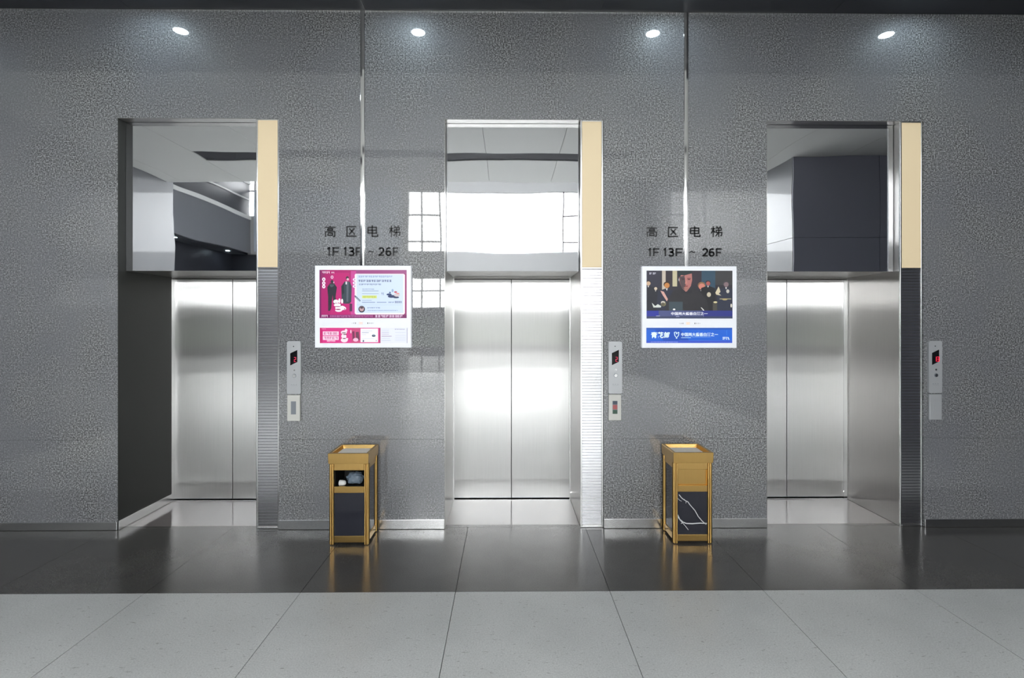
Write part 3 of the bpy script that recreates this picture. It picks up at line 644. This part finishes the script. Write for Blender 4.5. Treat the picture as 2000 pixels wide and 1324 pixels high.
# ------------------------------------------------------------------ waste bins
def bin_(xc, label, mirrored, grp='gold waste bins by the wall'):
    """a gold framed pedestal bin; mirrored=True is the one with the closed gold front"""
    t = empty('waste_bin', (xc, -.165, 0), label, 'waste bin', grp)
    W, Dp = .142, .133; P = .030
    for sx in (-1, 1):
        for sy in (-1, 1):
            bm = bmesh.new(); x = sx*(W-P/2); y = sy*(Dp-P/2)
            box(bm, x-P/2, x+P/2, y-P/2, y+P/2, 0, .608, 0, .004)
            for k in (-.5, .5):
                for q_ in ((x+k*.0165, y-P/2), (x-P/2*-sx, y+k*.0165)):
                    n0 = bmesh.ops.create_cone(bm, cap_ends=True, segments=12, radius1=.0062, radius2=.0062, depth=.596)
                    for v_ in n0['verts']: v_.co += Vector((q_[0], q_[1], .305))
            finish('corner_post', bm, M['gold'], t)
    iw = W-P
    def bar(name, z0, z1, y=-Dp+.006, th=.012): 
        bm = bmesh.new(); box(bm, -iw, iw, y-.004, y+th, z0, z1, 0, .0015); return finish(name, bm, M['gold'], t)
    bar('bottom_rail', .018, .066); bar('middle_rail', .388, .435)
    bar('top_rail', .556, .608)
    # front marble panel
    bm = bmesh.new(); box(bm, -iw, iw, -Dp+.010, -Dp+.018, .066, .388); pan = finish('marble_panel', bm, M['marble'], t)
    if mirrored:
        bm = bmesh.new(); y = -Dp+.0095
        for pts, wd in (([(-.10, .365), (-.085, .345), (-.075, .335), (-.05, .318), (-.035, .312), (-.015, .285), (.02, .245), (.045, .200), (.075, .165), (.105, .140)], .0042),
                        ([(-.112, .340), (-.095, .322), (-.08, .315)], .002), ([(-.112, .215), (-.095, .180), (-.070, .158), (-.045, .148), (.0, .146), (.06, .150), (.11, .147)], .0055),
                        ([(-.112, .198), (-.09, .170), (-.055, .132), (-.03, .100)], .0028), ([(-.06, .33), (-.045, .31), (-.05, .30)], .002), ([(-.07, .158), (-.085, .146)], .003)):
            stroke(bm, pts, wd*1.35, y-.0004, y+.002)
        finish('vein', bm, M['vein'], pan)
    for sx in (-1, 1):
        bm = bmesh.new(); x = sx*(W-.010); box(bm, x-.004, x+.004, -(Dp-P), Dp-P, .066, .560); finish('side_panel', bm, M['marble'], t)
        bm = bmesh.new(); x = sx*(W-.007)
        box(bm, x-.006, x+.006, -(Dp-P), Dp-P, .018, .066, 0, .001); finish('side_rail', bm, M['gold'], t)
        bm = bmesh.new(); box(bm, x-.006, x+.006, -(Dp-P), Dp-P, .560, .608, 0, .001); finish('side_rail', bm, M['gold'], t)
    bm = bmesh.new(); box(bm, -iw, iw, Dp-.014, Dp-.004, .018, .608); finish('back_panel', bm, M['gold'], t)
    bm = bmesh.new(); box(bm, -iw, iw, -Dp+.02, Dp-.016, .018, .026); finish('floor_plate', bm, M['black'], t)
    bm = bmesh.new()
    if mirrored: box(bm, -iw, iw, -Dp+.022, -Dp+.028, .430, .560); finish('throat_panel', bm, M['gold'], t)
    else:
        box(bm, -iw, iw, Dp-.022, Dp-.016, .40, .60); box(bm, -iw+.001, -iw+.003, -Dp+.02, Dp-.02, .38, .60); box(bm, iw-.003, iw-.001, -Dp+.02, Dp-.02, .38, .60)
        box(bm, -iw, iw, -Dp+.02, Dp-.02, .425, .430); finish('liner', bm, M['black'], t)
    # rim with ash tray
    bm = bmesh.new(); rw, rd, z0, z1, th = .151, .150, .609, .686, .016
    outer = [(-rw, -rd), (rw, -rd), (rw, rd-.006), (-rw, rd-.006)]
    inner = [(-rw+th+.006, -rd+th+.006), (rw-th-.006, -rd+th+.006), (rw-th-.006, rd-.006-th), (-rw+th+.006, rd-.006-th)]
    ins = .004
    ob = [bm.verts.new((x*(1-ins*4), y*(1-ins*4), z0)) for x, y in outer]; ot = [bm.verts.new((x, y, z1)) for x, y in outer]
    it = [bm.verts.new((x, y, z1)) for x, y in inner]; ib = [bm.verts.new((x*.94, y*.94, z1-.028)) for x, y in inner]
    for i in range(4):
        j = (i+1) % 4
        bm.faces.new((ob[i], ob[j], ot[j], ot[i])); bm.faces.new((ot[i], ot[j], it[j], it[i])); bm.faces.new((it[i], it[j], ib[j], ib[i]))
    bm.faces.new(ob[::-1]); bm.faces.new(ib)
    bmesh.ops.recalc_face_normals(bm, faces=bm.faces[:])
    bmesh.ops.bevel(bm, geom=[e for e in bm.edges], offset=.0012, segments=1, affect='EDGES')
    finish('rim', bm, M['gold'], t)
    bm = bmesh.new(); r_ = random.Random(5); nx = 12
    gv = [[bm.verts.new((-.115+.23*i/nx, -.115+.222*j/nx, .6615+.0035*math.exp(-((i-6)**2+(j-6)**2)/18)+r_.uniform(0, .0012))) for i in range(nx+1)] for j in range(nx+1)]
    for j in range(nx):
        for i in range(nx): bm.faces.new((gv[j][i], gv[j][i+1], gv[j+1][i+1], gv[j+1][i]))
    finish('ash_sand', bm, M['sand'], t, True)
    return t
bin_(-1.177, 'gold framed waste bin with litter showing in its front opening', False)
bin_(1.394, 'gold framed waste bin with white veined black marble front', True)
# litter inside the open bin
from mathutils import noise as MN
def lump(name, loc, r, mat, amp, label, cat, seed):
    bm = bmesh.new(); bmesh.ops.create_icosphere(bm, subdivisions=4, radius=1)
    for v in bm.verts:
        n = v.co.normalized(); k = 1+amp*(abs(MN.noise(n*2.1+Vector((seed, 0, 0))))*1.6-.5)+amp*.5*MN.noise(n*5+Vector((0, seed, 0)))
        v.co = Vector((n.x*r[0]*k, n.y*r[1]*k, max(n.z*r[2]*k, -r[2]*.75)))
    return tag(finish(name, bm, M[mat], None, True, loc), label, cat)
lump('plastic_bag', (-1.153, -.215, .475), (.064, .050, .048), 'bag', .28, 'crumpled blue-grey plastic bag in the bin opening', 'bag', 3.1)
bm = bmesh.new(); pr = [(-.026, .0), (-.026, .017), (-.022, .0215), (.0, .0205), (.016, .018), (.024, .010), (.026, 0)]
prev = None
for x_, r_ in pr:
    ring = [bm.verts.new((x_, r_*math.cos(math.tau*k/18), r_*math.sin(math.tau*k/18))) for k in range(18)] if r_ > 0 else [bm.verts.new((x_, 0, 0))]
    if prev:
        for k in range(18):
            j = (k+1) % 18
            if len(prev) == 1: bm.faces.new((prev[0], ring[k], ring[j]))
            elif len(ring) == 1: bm.faces.new((prev[k], prev[j], ring[0]))
            else: bm.faces.new((prev[k], prev[j], ring[j], ring[k]))
    prev = ring
bmesh.ops.recalc_face_normals(bm, faces=bm.faces[:])
tag(finish('paper_cup', bm, M['cup'], None, True, (-1.235, -.262, .453)), 'small white cup lying beside the blue-grey bag', 'cup')

# ------------------------------------------------------------------ ceiling downlights
def ring_mesh(bm, r0, r1, z0, z1, n=28, mi=0):
    prof = [(r0, z0), (r1, z0), (r1, z1), (r0, z1)]
    vs = [[bm.verts.new((r*math.cos(math.tau*k/n), r*math.sin(math.tau*k/n), z)) for r, z in prof] for k in range(n)]
    for k in range(n):
        for i in range(4): f = bm.faces.new((vs[k][i], vs[(k+1) % n][i], vs[(k+1) % n][(i+1) % 4], vs[k][(i+1) % 4])); f.material_index = mi
    bmesh.ops.recalc_face_normals(bm, faces=bm.faces[:])
dl = empty('ceiling_downlight', (-4.83, -.30, H), 'small round downlight in the dark soffit nearest the left side wall', 'downlight', 'downlights in the soffit')
bm = bmesh.new(); ring_mesh(bm, .058, .070, -.004, -.0005); finish('trim_ring', bm, M['white_plastic'], dl)
bm = bmesh.new(); bmesh.ops.create_circle(bm, cap_ends=True, radius=.058, segments=28)
for f in bm.faces: f.normal_flip()
for v in bm.verts: v.co.z = -.002
finish('lamp_glass', bm, M['lamp'], dl)
for x_, tx in ((-2.80, 'soffit downlight in front of the left end lift'), (-.764, 'soffit downlight between the pink display and the middle lift'),
               (1.264, 'soffit downlight above the blue display'), (3.303, 'soffit downlight in front of the right end lift'), (5.33, 'soffit downlight nearest the right side wall')):
    c = dl.copy(); COL.objects.link(c); c.location = (x_, -.30, H); c['label'] = 'small round ' + tx
    for ch in list(dl.children):
        k = ch.copy(); COL.objects.link(k); k.parent = c
for y_ in (-9.4, -12.1):
    c = dl.copy(); COL.objects.link(c); c.location = (-8.85, y_, 3.95); c['group'] = 'downlights under the far balcony'; c['label'] = 'round downlight under the balcony, the one %s the glass front' % ('further from' if y_ > -10 else 'nearer to')
    for ch in list(dl.children):
        k = ch.copy(); COL.objects.link(k); k.parent = c
